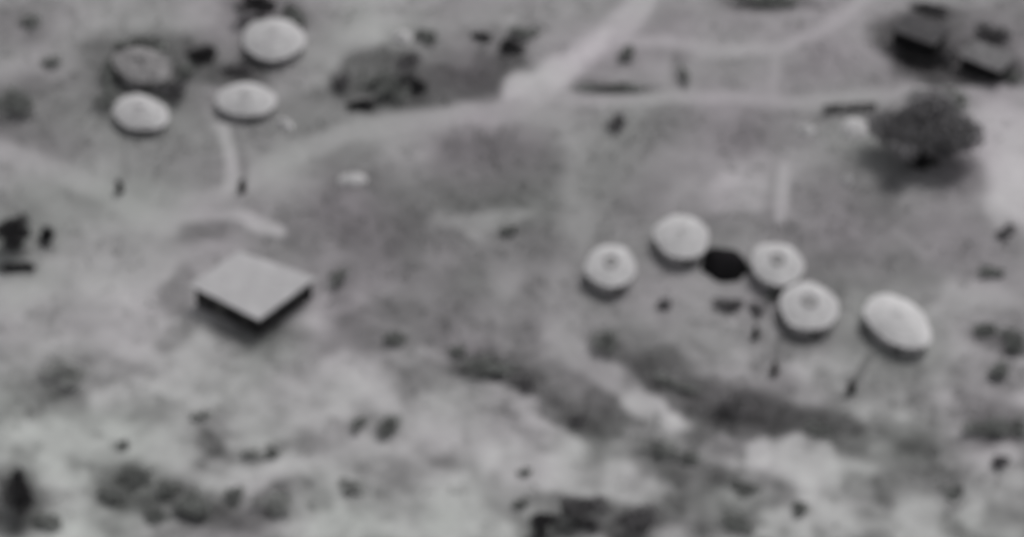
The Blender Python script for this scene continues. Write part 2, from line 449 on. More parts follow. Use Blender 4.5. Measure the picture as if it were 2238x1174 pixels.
def hut(name, px, py, rx, ry, rot, label, rise=0.34, wall_h=1.55, hole=False, roofm=None, wallm=None, door=-70, seed=0, group='round thatched huts of the village', sag=0.0):
    rr = random.Random(seed)
    c0 = P(px, py, wall_h)
    gz0 = gh(c0.x, c0.y)
    M2 = ellipse_matrix(rx, ry, rot, py)
    root = empty(name, (c0.x, c0.y, gz0), label, 'hut', group)
    amean = (M2 @ Vector((1, 0))).length
    rz = amean * 2 * rise
    eave = wall_h - 0.12
    NT, layers = 72, 5
    rad_j = [1 + 0.022 * math.sin(3 * 2 * math.pi * k / NT + seed) + 0.018 * math.sin(5 * 2 * math.pi * k / NT + seed * 2.3) for k in range(NT)]
    prof = []                              # (radius fraction, height fraction) rim inwards, stepped courses
    for L_ in range(layers):
        r0 = 1 - L_ / layers; r1 = 1 - (L_ + 1) / layers
        for q in range(4):
            r = r0 + (r1 - r0) * q / 4
            prof.append((r, (1 - r ** 1.7), 0.05 * (1 - q / 4.0)))
    V, F = [], []
    # underside inner ring, rim bottom, then profile
    rings = [(0.70, eave + 0.30, 0), (0.985, eave - 0.02, 0.5)]
    for r, hf, st in prof: rings.append((r, eave + 0.16 + hf * rz + st, 1))
    for r, z, w in rings:
        for k in range(NT):
            a = 2 * math.pi * k / NT
            jr = r * rad_j[k] + (rr.uniform(-.012, .012) if w else 0)
            d = M2 @ Vector((math.cos(a) * jr, -math.sin(a) * jr))
            zz = z + (rr.uniform(-.03, .03) if w else 0) + sag * (1 - r) * math.sin(a * 2 + seed) * 0.3
            V.append((d.x, d.y, zz))
    nr = len(rings)
    for i in range(nr - 1):
        for k in range(NT):
            k2 = (k + 1) % NT
            F.append((i*NT+k, i*NT+k2, (i+1)*NT+k2, (i+1)*NT+k))
    top = len(V); V.append((0, 0, eave + 0.16 + rz + 0.03))
    for k in range(NT): F.append(((nr-1)*NT+k, (nr-1)*NT+(k+1)%NT, top))
    roof = mesh('roof', V, F, roofm or M_thatch, root)
    # top knot or smoke hole
    capb = []; capf = []
    hr = (0.28 if hole else 0.09)
    K = 20
    zb = eave + 0.16 + (1 - (hr * 1.05) ** 1.7) * rz
    cr = [(hr * 1.08, zb - 0.05), (hr, zb + 0.12), (hr * 0.8, zb + 0.17), (hr * 0.45, zb + (0.10 if hole else 0.22)), (0.02, zb + (0.07 if hole else 0.25))]
    for r, z in cr:
        for k in range(K):
            a = 2 * math.pi * k / K
            d = M2 @ Vector((math.cos(a) * r * rr.uniform(.93, 1.07), -math.sin(a) * r))
            capb.append((d.x, d.y, z + rr.uniform(-.02, .02)))
    for i in range(len(cr) - 1):
        for k in range(K):
            k2 = (k + 1) % K
            capf.append((i*K+k, i*K+k2, (i+1)*K+k2, (i+1)*K+k))
    capf.append(tuple((len(cr)-1)*K + k for k in range(K)))
    mesh('smoke_hole' if hole else 'roof_knot', capb, capf, M_soot if hole else (roofm or M_thatch), roof)
    # binding poles along the roof
    # wall: mud ring with a door gap
    wr = 0.86
    t = 0.09
    dk = R(door)
    half = 0.42 / max(0.5, amean * wr)
    Vw, Fw = [], []
    NW = 48
    angs = [dk + half + (2 * math.pi - 2 * half) * k / NW for k in range(NW + 1)]
    zs = [-0.15, 0.35, 0.7, eave + 0.2]
    for a in angs:
        for rad in (wr, wr - t):
            for z in zs:
                bulge = 1 + 0.02 * math.sin(z * 2.2) + 0.006 * math.sin(a * 7 + seed)
                d = M2 @ Vector((math.cos(a) * rad * bulge, -math.sin(a) * rad * bulge))
                Vw.append((d.x, d.y, z))
    nz = len(zs); st = nz * 2
    for i in range(NW):
        for j in range(nz - 1):
            b = i * st + j
            Fw.append((b, b + st, b + st + 1, b + 1))
            Fw.append((b + nz, b + nz + 1, b + nz + st + 1, b + nz + st))
        Fw.append((i*st + nz-1, (i+1)*st + nz-1, (i+1)*st + 2*nz-1, i*st + 2*nz-1))
    for i in (0, NW):
        for j in range(nz - 1):
            b = i * st + j
            Fw.append((b, b + 1, b + nz + 1, b + nz) if i == 0 else (b, b + nz, b + nz + 1, b + 1))
    wall = mesh('wall', Vw, Fw, wallm or M_mud, root, smooth=True)
    # door leaf, plank door set in the gap
    d = M2 @ Vector((math.cos(dk) * (wr - .04), -math.sin(dk) * (wr - .04)))
    tang = M2 @ Vector((-math.sin(dk), -math.cos(dk)))
    zr = math.atan2(tang.y, tang.x)
    mb = MB(); mb.box((d.x, d.y, 0.66), (0.86, 0.05, 1.34), zr)
    mb.box((d.x, d.y, 0.35), (0.80, 0.09, 0.08), zr); mb.box((d.x, d.y, 1.0), (0.80, 0.09, 0.08), zr)
    mb.build('door', M_wood, root)
    # eave posts
    for k in range(9):
        a = dk + math.pi * 2 * (k + .5) / 9
        d = M2 @ Vector((math.cos(a) * .93, -math.sin(a) * .93))
        mb = MB(); mb.tube([(d.x, d.y, -0.2), (d.x, d.y, 0.7), (d.x, d.y, eave + 0.09)], [.06, .05, .05], 6)
        mb.build('post', M_wood, root)
    return root

hut('round_hut', 598, 86, 68, 46, 4, 'largest pale round hut, just below the black tree at the upper edge', seed=1, rise=.2, wall_h=1.0)
hut('round_hut', 308, 247, 62, 37, 12, 'pale round hut right in front of the old grey hut ringed by dark bushes', seed=2, rise=.16, wall_h=1.0)
hut('round_hut', 538, 218, 66, 36, 3, 'wide pale round hut with a light footpath running down from its front', seed=3, rise=.15, wall_h=1.0)
hut('round_hut', 1335, 583, 55, 46, 0, 'leftmost pale round hut of the right-hand compound, with a smoke hole', seed=4, hole=True, rise=.15)
hut('round_hut', 1490, 518, 60, 47, 8, 'pale round hut directly left of the black tarpaulin tent, with no smoke hole', seed=5, rise=.15)
hut('round_hut', 1699, 578, 58, 46, 12, 'pale round hut directly right of the black tarpaulin tent', hole=True, seed=6, rise=.15)
hut('round_hut', 1768, 670, 64, 52, 8, 'round hut with a dark smoke hole directly left of the slanted oval hut', seed=8, hole=True, rise=.15)
hut('round_hut', 1962, 703, 78, 50, 32, 'brightest oval hut, stretched on a slant, at the far right of the right-hand compound', roofm=M_newthatch, seed=9, rise=.15)
hut('round_hut', 312, 143, 66, 36, 14, 'old hut with a dull grey sagging roof, ringed by dark bushes', seed=10, rise=.1, roofm=M_thatch2, wall_h=1.6, sag=1.0)

# ------------------------------------------------------------------ square house and sheds
def slab_house(name, quad, zroof, label, cat, roofm, wallm, thick=0.16, inset=0.45, parapet=False, openings=True, group=None, open_front=False):
    pts = [P(x, y, zroof) for x, y in quad]          # left, back, right, front (photo px)
    c = sum(pts, Vector()) / 4
    g0 = gh(c.x, c.y)
    root = empty(name, (c.x, c.y, g0), label, cat, group)
    Q = [Vector((p.x - c.x, p.y - c.y)) for p in pts]
    # gently uneven roof sheet
    n = 14
    V, F = [], []
    rr = random.Random(len(label))
    for side in (1, 0):
        for i in range(n + 1):
            for j in range(n + 1):
                u, v = i / n, j / n
                p = (Q[0] * (1-u) * (1-v) + Q[1] * u * (1-v) + Q[2] * u * v + Q[3] * (1-u) * v)
                e = rr.uniform(-.03, .03) if side and 0 < i < n and 0 < j < n else rr.uniform(-.015, .015)
                ex = rr.uniform(.985, 1.0)
                V.append((p.x * ex, p.y * ex, zroof - (0 if side else thick) + e + (0.16 * math.sin(math.pi * u) * math.sin(math.pi * v) if side else 0)))
    o = (n + 1) ** 2
    for i in range(n):
        for j in range(n):
            a = i * (n+1) + j
            F.append((a, a+1, a+n+2, a+n+1)); F.append((o+a, o+a+n+1, o+a+n+2, o+a+1))
    edge = [(0, j) for j in range(n)] + [(i, n) for i in range(n)] + [(n, j) for j in range(n, 0, -1)] + [(i, 0) for i in range(n, 0, -1)]
    ids = [i * (n+1) + j for i, j in edge]
    for k in range(len(ids)):
        a, b = ids[k], ids[(k+1) % len(ids)]
        F.append((a, o + a, o + b, b))
    roof = mesh('roof', V, F, roofm, root)
    mb = MB()
    cc = sum(Q, Vector((0, 0))) / 4
    Wq = []
    for q in Q:
        d = q - cc; Wq.append(cc + d * (1 - inset / d.length * 1.3))
    top = zroof - thick - 0.05
    # walls, butted
    for k in range(4):
        a, b = Wq[k], Wq[(k+1) % 4]
        if open_front and k in (3, ):
            continue
        d = (b - a); L_ = d.length; ang = math.atan2(d.y, d.x)
        nrm = Vector((-d.y, d.x)).normalized()
        if nrm.dot(cc - a) < 0: nrm = -nrm
        m = (a + b) / 2 + nrm * 0.12
        sh = 0.24 if k % 2 else 0.0
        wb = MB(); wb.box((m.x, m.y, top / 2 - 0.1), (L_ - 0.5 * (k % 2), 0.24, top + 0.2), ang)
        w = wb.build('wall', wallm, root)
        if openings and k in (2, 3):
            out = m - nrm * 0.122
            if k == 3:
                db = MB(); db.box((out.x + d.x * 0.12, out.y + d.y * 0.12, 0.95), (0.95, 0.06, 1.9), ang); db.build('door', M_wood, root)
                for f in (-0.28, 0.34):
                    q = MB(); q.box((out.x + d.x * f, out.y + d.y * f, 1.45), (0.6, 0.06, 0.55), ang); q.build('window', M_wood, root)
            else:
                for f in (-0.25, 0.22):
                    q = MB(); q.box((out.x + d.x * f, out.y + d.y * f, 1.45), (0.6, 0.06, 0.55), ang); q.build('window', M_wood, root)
    # roof beam ends below the eaves
    for k in (2, 3):
        a, b = Wq[k], Wq[(k+1) % 4]
        d = (b - a); nrm = Vector((-d.y, d.x)).normalized()
        if nrm.dot(cc - a) > 0: nrm = -nrm
        cnt = max(3, int(d.length / 1.1))
        for q in range(cnt):
            s0 = a + d * ((q + .5) / cnt)
            e0 = s0 + nrm * (inset * 0.6)
            tb = MB(); tb.tube([(s0.x, s0.y, top - 0.02), (e0.x, e0.y, top - 0.04)], 0.06, 6)
            tb.build('roof_beam', M_wood, root)
    return root

M_shademud = mat_noise('shaded_mud_wall', (0.032, 0.031, 0.032), 0.25, 1.2, bump=0.03)  # wall colour darkened to carry the shaded side of the house
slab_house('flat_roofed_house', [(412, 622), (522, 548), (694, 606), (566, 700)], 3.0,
           'square house with a pale flat roof and dark walls on the left of the village', 'house', M_roofmud, M_shademud)
M_shedroof = mat_noise('grey_shed_thatch', (0.125, 0.122, 0.126), 0.4, 1.0, bump=0.05)
M_shedshade = mat_noise('shaded_shed_wall', (0.016, 0.0155, 0.017), 0.25, 1.2, bump=0.03)  # shade beneath the shed roofs is put into this near-black wall colour
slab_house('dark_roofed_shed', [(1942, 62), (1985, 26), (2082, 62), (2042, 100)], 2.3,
           'dark roofed shed with a black front, left one of two sheds', 'shed', M_darkroof, M_shedshade, group='dark sheds at the top right', openings=False)
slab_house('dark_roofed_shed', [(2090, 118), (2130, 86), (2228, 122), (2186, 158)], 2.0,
           'shed with a grey roof and black front beside the right picture edge', 'shed', M_shedroof, M_shedshade, group='dark sheds at the top right', openings=False)

# ------------------------------------------------------------------ black tarpaulin tent
def tent():
    c = P(1584, 580, 0)
    root = empty('tarpaulin_tent', (c.x, c.y, gh(c.x, c.y)), 'pitch black tarpaulin tent between two pale round huts', 'tent')
    n, m = 24, 16
    V, F = [], []
    ang = R(-24)
    for i in range(n + 1):
        for j in range(m + 1):
            u = i / n * 2 - 1; v = j / m * 2 - 1
            rx_, ry_ = 2.3, 2.0
            X = u * rx_ * math.sqrt(1 - v * v * 0.45) * (1 + .06 * math.sin(v * 5)); Y = v * ry_ * math.sqrt(1 - u * u * 0.45) * (1 + .07 * math.sin(u * 4 + 1))
            h = 1.5 * (1 - abs(v) ** 1.7) * (1 - abs(u) ** 5) + 0.03
            h *= 1 + 0.05 * math.sin(u * 9 + v * 3)
            h -= 0.10 * math.cos(u * math.pi * 2) * (1 - abs(v)) 
            V.append((X * math.cos(ang) - Y * math.sin(ang), X * math.sin(ang) + Y * math.cos(ang), max(h, -0.05)))
    for i in range(n):
        for j in range(m):
            a = i * (m+1) + j
            F.append((a, a+m+1, a+m+2, a+1))
    mesh('tent_cover', V, F, M_black, root, smooth=True)
    for u in (-0.75, 0.75):
        X = u * 2.0
        x, y = X * math.cos(ang), X * math.sin(ang)
        mb = MB(); mb.tube([(x, y, -.1), (x, y, 1.15)], 0.04); mb.build('tent_pole', M_wood, root)
    for u in (-1.1, 1.1):
        for v in (-1, 1):
            X, Y = u * 1.9, v * 1.7
            x, y = X * math.cos(ang) - Y * math.sin(ang), X * math.sin(ang) + Y * math.cos(ang)
            X2, Y2 = u * 1.55, v * 1.1
            x2, y2 = X2 * math.cos(ang) - Y2 * math.sin(ang), X2 * math.sin(ang) + Y2 * math.cos(ang)
            mb = MB(); mb.tube([(x, y, 0), (x2, y2, 0.35)], 0.02, 4); mb.build('guy_rope', M_wood, root)
tent()

# ------------------------------------------------------------------ heaps of pale straw
def heap(px, py, rx, ry, rot, label, seed, h=None):
    rr = random.Random(seed)
    c = P(px, py + ry * 0.3, 0)
    M2 = ellipse_matrix(rx, ry, rot, py)
    hh = h or 0.45 * (M2 @ Vector((0, 1))).length + 0.2
    V, F = [], []
    NT, NR = 28, 8
    for i in range(NR):
        r = 1 - i / NR
        for k in range(NT):
            a = 2 * math.pi * k / NT
            j = r * (1 + 0.10 * math.sin(2 * a + seed) + 0.07 * math.sin(5 * a + seed * 2)) + rr.uniform(-.03, .03)
            d = M2 @ Vector((math.cos(a) * j, -math.sin(a) * j))
            V.append((d.x, d.y, -0.1 + (hh + .1) * (1 - r ** 2.2) + rr.uniform(-.05, .05)))
    for i in range(NR - 1):
        for k in range(NT):
            k2 = (k + 1) % NT
            F.append((i*NT+k, i*NT+k2, (i+1)*NT+k2, (i+1)*NT+k))
    V.append((0, 0, hh)); t = len(V) - 1
    for k in range(NT): F.append(((NR-1)*NT+k, (NR-1)*NT+(k+1)%NT, t))
    o = mesh('straw_heap', V, F, M_straw, None, smooth=True)
    o.location = (c.x, c.y, gh(c.x, c.y))
    # loose stalks sticking out of the heap
    mb = MB()
    for q in range(60):
        a = rr.uniform(0, 6.28); r = rr.uniform(.1, .95)
        d = M2 @ Vector((math.cos(a) * r, math.sin(a) * r)); z = hh * (1 - r ** 2.2)
        d2 = d * 1.05 + Vector((rr.uniform(-.25, .25), rr.uniform(-.25, .25)))
        mb.tube([(d.x, d.y, z - .05), (d2.x, d2.y, z + rr.uniform(.03, .18))], 0.02, 3)
    tag(mb.build('loose_stalks', M_straw, o), kind='stuff')
    return tag(o, label, 'heap', 'pale straw heaps')
heap(770, 388, 32, 16, 0, 'low pale straw heap standing alone on the dark ground left of centre', 1)
heap(622, 268, 20, 12, 20, 'small pale straw heap just below right of the wide hut', 2)
heap(880, 77, 22, 15, -10, 'pale straw heap above the dark thicket at the top centre', 3)
heap(1762, 280, 24, 12, 5, 'small pale straw heap, further from the big dark tree of two below the fence', 4)
heap(1868, 274, 34, 22, 10, 'larger pale straw heap under the brushwood fence beside the big dark tree', 5)
heap(2008, 200, 26, 13, -8, 'pale straw heap against the back of the big dark tree', 6)
heap(1850, 392, 13, 11, 0, 'smallest pale straw heap, on the open yard below the brushwood fence', 7)

# ------------------------------------------------------------------ brushwood fence
def fence():
    a, b = P(1800, 246), P(1912, 240)
    root = empty('brushwood_fence', (a.x, a.y, gh(a.x, a.y)), 'short dark brushwood fence running left from the big dark tree', 'fence')
    d = b - a; L_ = d.length; ang = math.atan2(d.y, d.x)
    for k in range(8):
        p = d * (k / 7)
        mb = MB(); mb.tube([(p.x, p.y, -.2), (p.x + .02, p.y, 1.15 + .1 * (k % 3))], [.07, .05]); mb.build('post', M_wood, root)
    for z in (0.35, 0.75, 1.05):
        mb = MB(); mb.tube([(0, 0.0, z), (d.x * .5, d.y * .5, z + .04), (d.x, d.y, z)], .04); mb.build('rail', M_wood, root)
    mb = MB(); rr = random.Random(3)
    for q in range(260):
        t = rr.random(); p = d * t; s0 = rr.uniform(-.14, .14)
        mb.tube([(p.x, p.y + s0, rr.uniform(-.05, .2)), (p.x + rr.uniform(-.3, .3), p.y + s0 * .5, rr.uniform(.7, 1.2))], .018, 3)
    o = mb.build('brushwood', M_thatch2, root); tag(o, kind='stuff')
fence()

# ------------------------------------------------------------------ trees and bushes
def leaves(n, rx, ry, rz, zc, size, seed, lobes=7, gap=0.0):
    r = np.random.default_rng(seed)
    lc = r.normal(size=(lobes, 3)); lc /= np.linalg.norm(lc, axis=1)[:, None]
    lc *= r.uniform(.1, .72, (lobes, 1)); lc[:, 2] = lc[:, 2] * 0.7 + 0.1
    lr = r.uniform(.2, .5, lobes)
    k = r.integers(0, lobes, n)
    d = r.normal(size=(n, 3)); d /= np.linalg.norm(d, axis=1)[:, None]
    rad = r.random(n) ** 0.45
    p = lc[k] + d * (rad * lr[k])[:, None]
    over = np.linalg.norm(p, axis=1); p *= (np.where(over > 1.02, 1.02 / np.maximum(over, 1e-6), 1))[:, None]
    p = p * np.array([rx, ry, rz]) + np.array([0, 0, zc])
    p[:, 2] = np.maximum(p[:, 2], 0.03)
    u = r.normal(size=(n, 3)); u /= np.linalg.norm(u, axis=1)[:, None]
    w = np.cross(u, r.normal(size=(n, 3))); w /= np.linalg.norm(w, axis=1)[:, None]
    s = size * r.uniform(.6, 1.4, n)[:, None]
    V = np.stack([p - u * s, p - w * s * .45, p + u * s, p + w * s * .45], 1)
    tone = (r.uniform(.65, 1.35, n) * (0.8 + 0.4 * r.random(lobes))[k])[:, None] * np.array([[1, 1, 1]])
    return V, tone, lc, lr

def plant(name, px, py, rx, ry, label, m, tall=0.0, dens=1.0, cat=None, group=None, seed=0, rot=0.0, squash=0.55):
    sx, sy = loc_scale(py)
    a = rx / sx
    b = ry / sx / math.sqrt(SE * SE + squash * squash * CE * CE)
    cz = max(0.3, squash * b)
    zc = tall + cz * 0.8
    c = P(px, py, zc)
    root = empty(name, (c.x, c.y, gh(c.x, c.y)), label, cat or ('tree' if tall > 0.6 else 'bush'), group, R(-rot))
    area = a * b
    size = 0.13 + 0.022 * min(a, 5)
    a *= 1.14; b *= 1.14; area *= 1.3
    n = int(min(7000, max(240, 330 * area)) * dens)
    V, tone, lc, lr = leaves(n, a * 1.08, b * 1.08, cz, zc, size, seed + 11, lobes=max(9, min(18, int(8 + area))))
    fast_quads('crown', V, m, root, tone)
    mb = MB(); rr = random.Random(seed)
    th = 0.05 + 0.035 * min(a, 5)
    if tall > 0.6:
        mb.tube([(0, 0, -.2), (.06, .03, tall * .6), (0.02, -.04, tall + cz * .4)], [th * 1.5, th * 1.1, th * .8], 8)
        base = Vector((0.02, -.04, tall * .8))
    else:
        mb.tube([(0, 0, -.2), (0, 0, cz * .5)], [th * 1.2, th * .8], 6); base = Vector((0, 0, 0.05))
    mb.build('trunk' if tall > 0.6 else 'stem', M_bark, root)
    for q in range(min(7, len(lc))):
        e = Vector((lc[q][0] * a, lc[q][1] * b, zc + lc[q][2] * cz))
        mid = base.lerp(e, .5) + Vector((rr.uniform(-.1, .1), rr.uniform(-.1, .1), .08 * a))
        lb = MB(); lb.tube([base, mid, e], [th * .8, th * .5, th * .25], 5); lb.build('branch', M_bark, root)
    return root

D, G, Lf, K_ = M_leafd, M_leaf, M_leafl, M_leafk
PL = [
 # name, px, py, rx, ry, rot, mat, tall, dens, label
 ('tree', 2020, 288, 102, 78, 12, M_leafm, 1.6, 1.9, 'biggest dark spreading tree, at the end of the brushwood fence'),
 ('bush', 2085, 212, 40, 24, 20, Lf, 0, .8, 'pale grey bush behind the biggest spreading tree near the sheds'),
 ('bush', 2014, 352, 40, 20, 25, K_, 0, 1.2, 'added black bush as shade at the lower foot of the biggest spreading tree'),  # added to darken the underside of the tree, where shade falls
 ('tree', 565, 8, 42, 30, -25, K_, 1.2, 1.2, 'black tree at the upper picture edge behind the largest pale hut'),
 ('bush', 438, 116, 32, 26, 10, K_, 0, 1.3, 'black round bush between the old grey hut and the largest pale hut'),
 ('bush', 520, 150, 48, 16, 4, D, 0, .9, 'long low dark bush between the largest pale hut and the wide hut'),
 ('bush', 240, 150, 26, 34, 20, G, 0, .9, 'dark bush left of the old grey hut'),
 ('bush', 315, 98, 70, 16, 3, G, 0, .8, 'long dark hedge-like bush behind the old grey hut'),
 ('bush', 382, 196, 34, 30, -20, D, 0, .8, 'dark bush to the lower right of the old grey hut'),
 ('bush', 235, 215, 28, 30, 0, G, 0, .7, 'grey bush directly left of the hut in front of the old grey hut'),
 ('bush', 405, 150, 26, 24, 0, G, 0, .8, 'dark bush touching the right side of the old grey hut'),
 ('bush', 640, 30, 46, 24, 20, G, 0, .7, 'loose grey bush right of the black tree at the upper picture edge'),
 ('tree', 30, 510, 42, 46, 0, K_, 1.3, 1.1, 'black tree cut by the left picture edge, above the house level'),
 ('bush', 108, 515, 28, 34, 0, K_, 0, 1.2, 'black bush right beside the tree at the left picture edge'),
 ('bush', 48, 582, 48, 15, 0, K_, 0, 1.1, 'flat black bush below the tree at the left picture edge'),
 ('bush', 30, 220, 50, 46, 0, G, 0, .3, 'loose dark green bush at the left picture edge, upper left'),
 ('bush', 72, 42, 26, 18, 0, G, 0, .6, 'small grey bush in the upper left corner'),
 ('bush', 116, 136, 26, 14, 0, G, 0, .6, 'small grey bush on pale ground, upper left'),
 ('tree', 886, 140, 34, 36, 15, D, 1.2, .9, 'dark tree in the middle of the thicket at the top centre'),
 ('bush', 912, 186, 24, 22, 0, K_, 0, 1.5, 'blackest round bush at the lower right of the top centre thicket'),
 ('bush', 750, 180, 26, 26, 0, D, 0, .6, 'ragged bush at the far left of the top centre thicket'),
 ('bush', 812, 178, 30, 20, 20, G, 0, .5, 'thin grey bush inside the top centre thicket, above the flat black one'),
 ('bush', 782, 229, 42, 14, -4, K_, 0, 1.4, 'flat black bush beside the road below the top centre thicket'),
 ('bush', 855, 185, 40, 36, 0, G, 0, .8, 'dark grey bush left of the blackest round bush'),
 ('bush', 932, 76, 30, 18, 15, G, 0, 1.0, 'dark bush just right of the pale heap at the top centre'),
 ('bush', 1062, 78, 28, 12, 15, K_, 0, 1.2, 'black low bush at the left end of the bush row beside the upper road'),
 ('bush', 1115, 100, 32, 18, 20, K_, 0, 1.2, 'black bush at the right end of the bush row beside the upper road'),
 ('bush', 1150, 70, 40, 20, -10, G, 0, .6, 'loose grey bush between the bush row and the upper road'),
 ('bush', 1372, 114, 24, 22, 0, G, 0, .9, 'single dark bush right of the upper road'),
 ('bush', 1352, 262, 24, 22, 20, D, 0, .8, 'single dark bush just below the level road right of the crossroads'),
 ('bush', 1345, 192, 90, 9, 1, G, 0, .5, 'long thin hedge on the upper side of the level road'),
 ('bush', 1496, 160, 12, 26, -15, G, 0, .6, 'narrow grey bush standing upright across the field above the level road'),
 ('bush', 1108, 505, 24, 16, 0, G, 0, 1.0, 'small dark bush on the pale strip in the middle of the village'),
 ('bush', 1680, 2, 90, 16, 0, G, 0, .7, 'dark bush cut by the upper picture edge left of the thin upper path'),
 ('bush', 745, 606, 22, 30, 50, G, 0, .7, 'dark bush right of the flat-roofed house'),
 ('bush', 1448, 666, 24, 14, 10, D, 0, .9, 'small dark bush below the hut left of the black tent'),
 ('bush', 1600, 664, 42, 15, -4, D, 0, .8, 'dark bush in the middle of the right-hand compound, left one of two touching'),
 ('bush', 1652, 678, 20, 16, 40, D, 0, .9, 'small dark bush beside the hut with a smoke hole, right one of two touching'),
 ('bush', 1686, 640, 20, 18, 0, G, 0, .8, 'grey bush wedged between two round huts right of the tent'),
 ('bush', 1325, 745, 34, 34, 0, G, 0, .55, 'loose dark bush below the leftmost hut of the right-hand compound'),
 ('bush', 1060, 800, 66, 30, 8, G, 0, .5, 'broad grey green bush at the left end of the dark gully'),
 ('bush', 1154, 842, 30, 16, 15, D, 0, .9, 'dark bush at the lower edge of the broad grey green bush'),
 ('bush', 1262, 920, 24, 18, 15, D, 0, .8, 'small dark bush in the dark gully on the open scrubland side'),
 ('bush', 1000, 770, 30, 18, 0, G, 0, .6, 'small grey bush at the upper left of the dark gully'),
 ('bush', 862, 740, 36, 20, 0, G, 0, .45, 'thin grey bush on dark soil right of the flat-roofed house'),
 ('bush', 786, 930, 24, 18, 0, G, 0, 1.0, 'small green grey bush, left one of a pair on the pale scrubland'),
 ('bush', 848, 932, 28, 28, 0, G, 0, 1.0, 'round dark bush, right one of a pair on the pale scrubland'),
 ('bush', 596, 988, 18, 16, 0, G, 0, 1.0, 'small dark bush on the scrubland below left of the bush pair'),
 ('bush', 550, 992, 36, 16, 0, Lf, 0, .6, 'pale grey bush touching a small dark bush on the scrubland'),
 ('bush', 515, 1078, 24, 20, 20, G, 0, 1.0, 'dark bush between the long bush bank and the round grey bush'),
 ('bush', 592, 1100, 46, 30, 0, Lf, 0, .7, 'round dusty bush at the right end of the lower left bushes'),
 ('bush', 240, 1084, 46, 18, 12, G, 0, .8, 'dark bush at the left tip of the long bush bank, lower left'),
 ('bush', 366, 1068, 32, 22, 0, G, 0, .9, 'dark round bush on top of the long bush bank, lower left'),
 ('bush', 305, 1040, 46, 22, 15, G, 0, .7, 'grey bush at the upper side of the long bush bank, lower left'),
 ('bush', 345, 1120, 30, 18, 0, G, 0, .9, 'dark small bush at the underside of the long bush bank, lower left'),
 ('bush', 425, 1110, 60, 36, 25, G, 0, .6, 'broad grey bush at the right end of the long bush bank, lower left'),
 ('bush', 265, 972, 16, 14, 0, G, 0, .8, 'tiny grey bush right of the brightest bare patch, lower left'),
 ('bush', 434, 908, 24, 14, 10, Lf, 0, .7, 'tiny pale bush on the scrubland under the flat-roofed house'),
 ('tree', 46, 1085, 38, 62, -15, K_, 1.2, .8, 'tall dark tree at the left picture edge, lower left corner'),
 ('bush', 95, 1135, 50, 20, 25, G, 0, .7, 'dark bush at the foot of the tree in the lower left corner'),
 ('bush', 150, 812, 60, 36, 0, Lf, 0, .25, 'wide dusty bush left of and below the flat-roofed house'),
 ('bush', 770, 1064, 34, 20, 0, Lf, 0, .8, 'dusty bush below the bush pair on the pale scrubland'),
 ('bush', 1148, 1032, 16, 12, 0, G, 0, .8, 'tiny dark bush on pale ground above the lower tree group'),
 ('tree', 1180, 1145, 38, 28, 10, K_, 1.2, 1.0, 'leftmost black tree of the group at the lower picture edge'),
 ('tree', 1270, 1105, 58, 28, 5, D, 1.2, .8, 'broad dark tree at the top of the group at the lower picture edge'),
 ('tree', 1400, 1140, 54, 30, -5, D, 1.2, .9, 'rightmost black tree of the group at the lower picture edge'),
 ('bush', 1290, 1148, 34, 14, 0, D, 0, .9, 'flat black bush between the trees at the lower picture edge'),
 ('bush', 1140, 1100, 26, 14, -15, G, 0, .8, 'grey bush left above the trees at the lower picture edge'),
 ('bush', 1750, 1110, 26, 18, -10, G, 0, 1.0, 'single dark bush on pale ground, lower right'),
 ('bush', 1624, 1066, 44, 14, 25, G, 0, .7, 'slanting dark bush on the scrubland, lower right'),
 ('bush', 1448, 985, 48, 26, 20, G, 0, .3, 'dark bush between two bright banks below the gully'),
 ('bush', 1510, 1000, 46, 18, 0, G, 0, .3, 'grey bush right of the dark bush below the gully'),
 ('bush', 1600, 1140, 50, 20, 15, G, 0, .6, 'ragged grey bush near the lower edge, left of the single dark bush'),
 ('bush', 1590, 885, 74, 34, 20, D, 0, .15, 'low black thicket filling the deepest part of the dark gully'),
 ('bush', 1780, 935, 46, 18, 30, G, 0, .25, 'low dark thicket at the lower right end of the dark gully'),
 ('bush', 1470, 835, 60, 20, 25, G, 0, .2, 'low dark thicket in the upper left part of the wide gully'),
 ('bush', 2196, 510, 26, 16, -10, D, 0, .8, 'dark small bush near the right picture edge below the brightest ground'),
 ('bush', 2168, 594, 38, 14, 5, G, 0, 1.0, 'dark flat bush near the right picture edge above the slanted path'),
 ('bush', 2150, 722, 44, 16, 10, G, 0, .8, 'dark green bush right of the brightest oval hut'),
 ('bush', 2215, 745, 34, 26, 20, G, 0, .9, 'dark green bush cut by the right picture edge'),
 ('bush', 2190, 812, 30, 30, 0, G, 0, .7, 'ragged green grey bush right of the compound, near the picture edge'),
 ('bush', 2165, 935, 60, 30, -5, G, 0, .55, 'broad grey green bush near the right picture edge, lower right'),
 ('bush', 2188, 1010, 20, 18, 0, D, 0, 1.1, 'small black bush near the lower right corner'),
 ('bush', 2080, 1075, 30, 14, 10, G, 0, .8, 'small grey green bush left of the small black bush near the corner'),
 ('bush', 2222, 930, 26, 24, 0, G, 0, .8, 'grey green bush cut by the right picture edge, lower right'),
 ('bush', 2175, 72, 46, 22, 10, D, 0, .7, 'dark bush behind the shed beside the right picture edge'),
 ('bush', 2010, 120, 62, 24, 0, K_, 0, .9, 'black bush in front of the dark shed, left of the grey-roofed shed'),
 ('bush', 2072, 118, 26, 26, 0, D, 0, .9, 'black bush squeezed between the two sheds at the top right'),
 ('bush', 2032, 18, 52, 14, 8, D, 0, .8, 'dark bush behind the dark shed at the top right'),
 ('bush', 2215, 165, 30, 14, 0, G, 0, .7, 'grey bush below the grey-roofed shed at the right picture edge'),
]
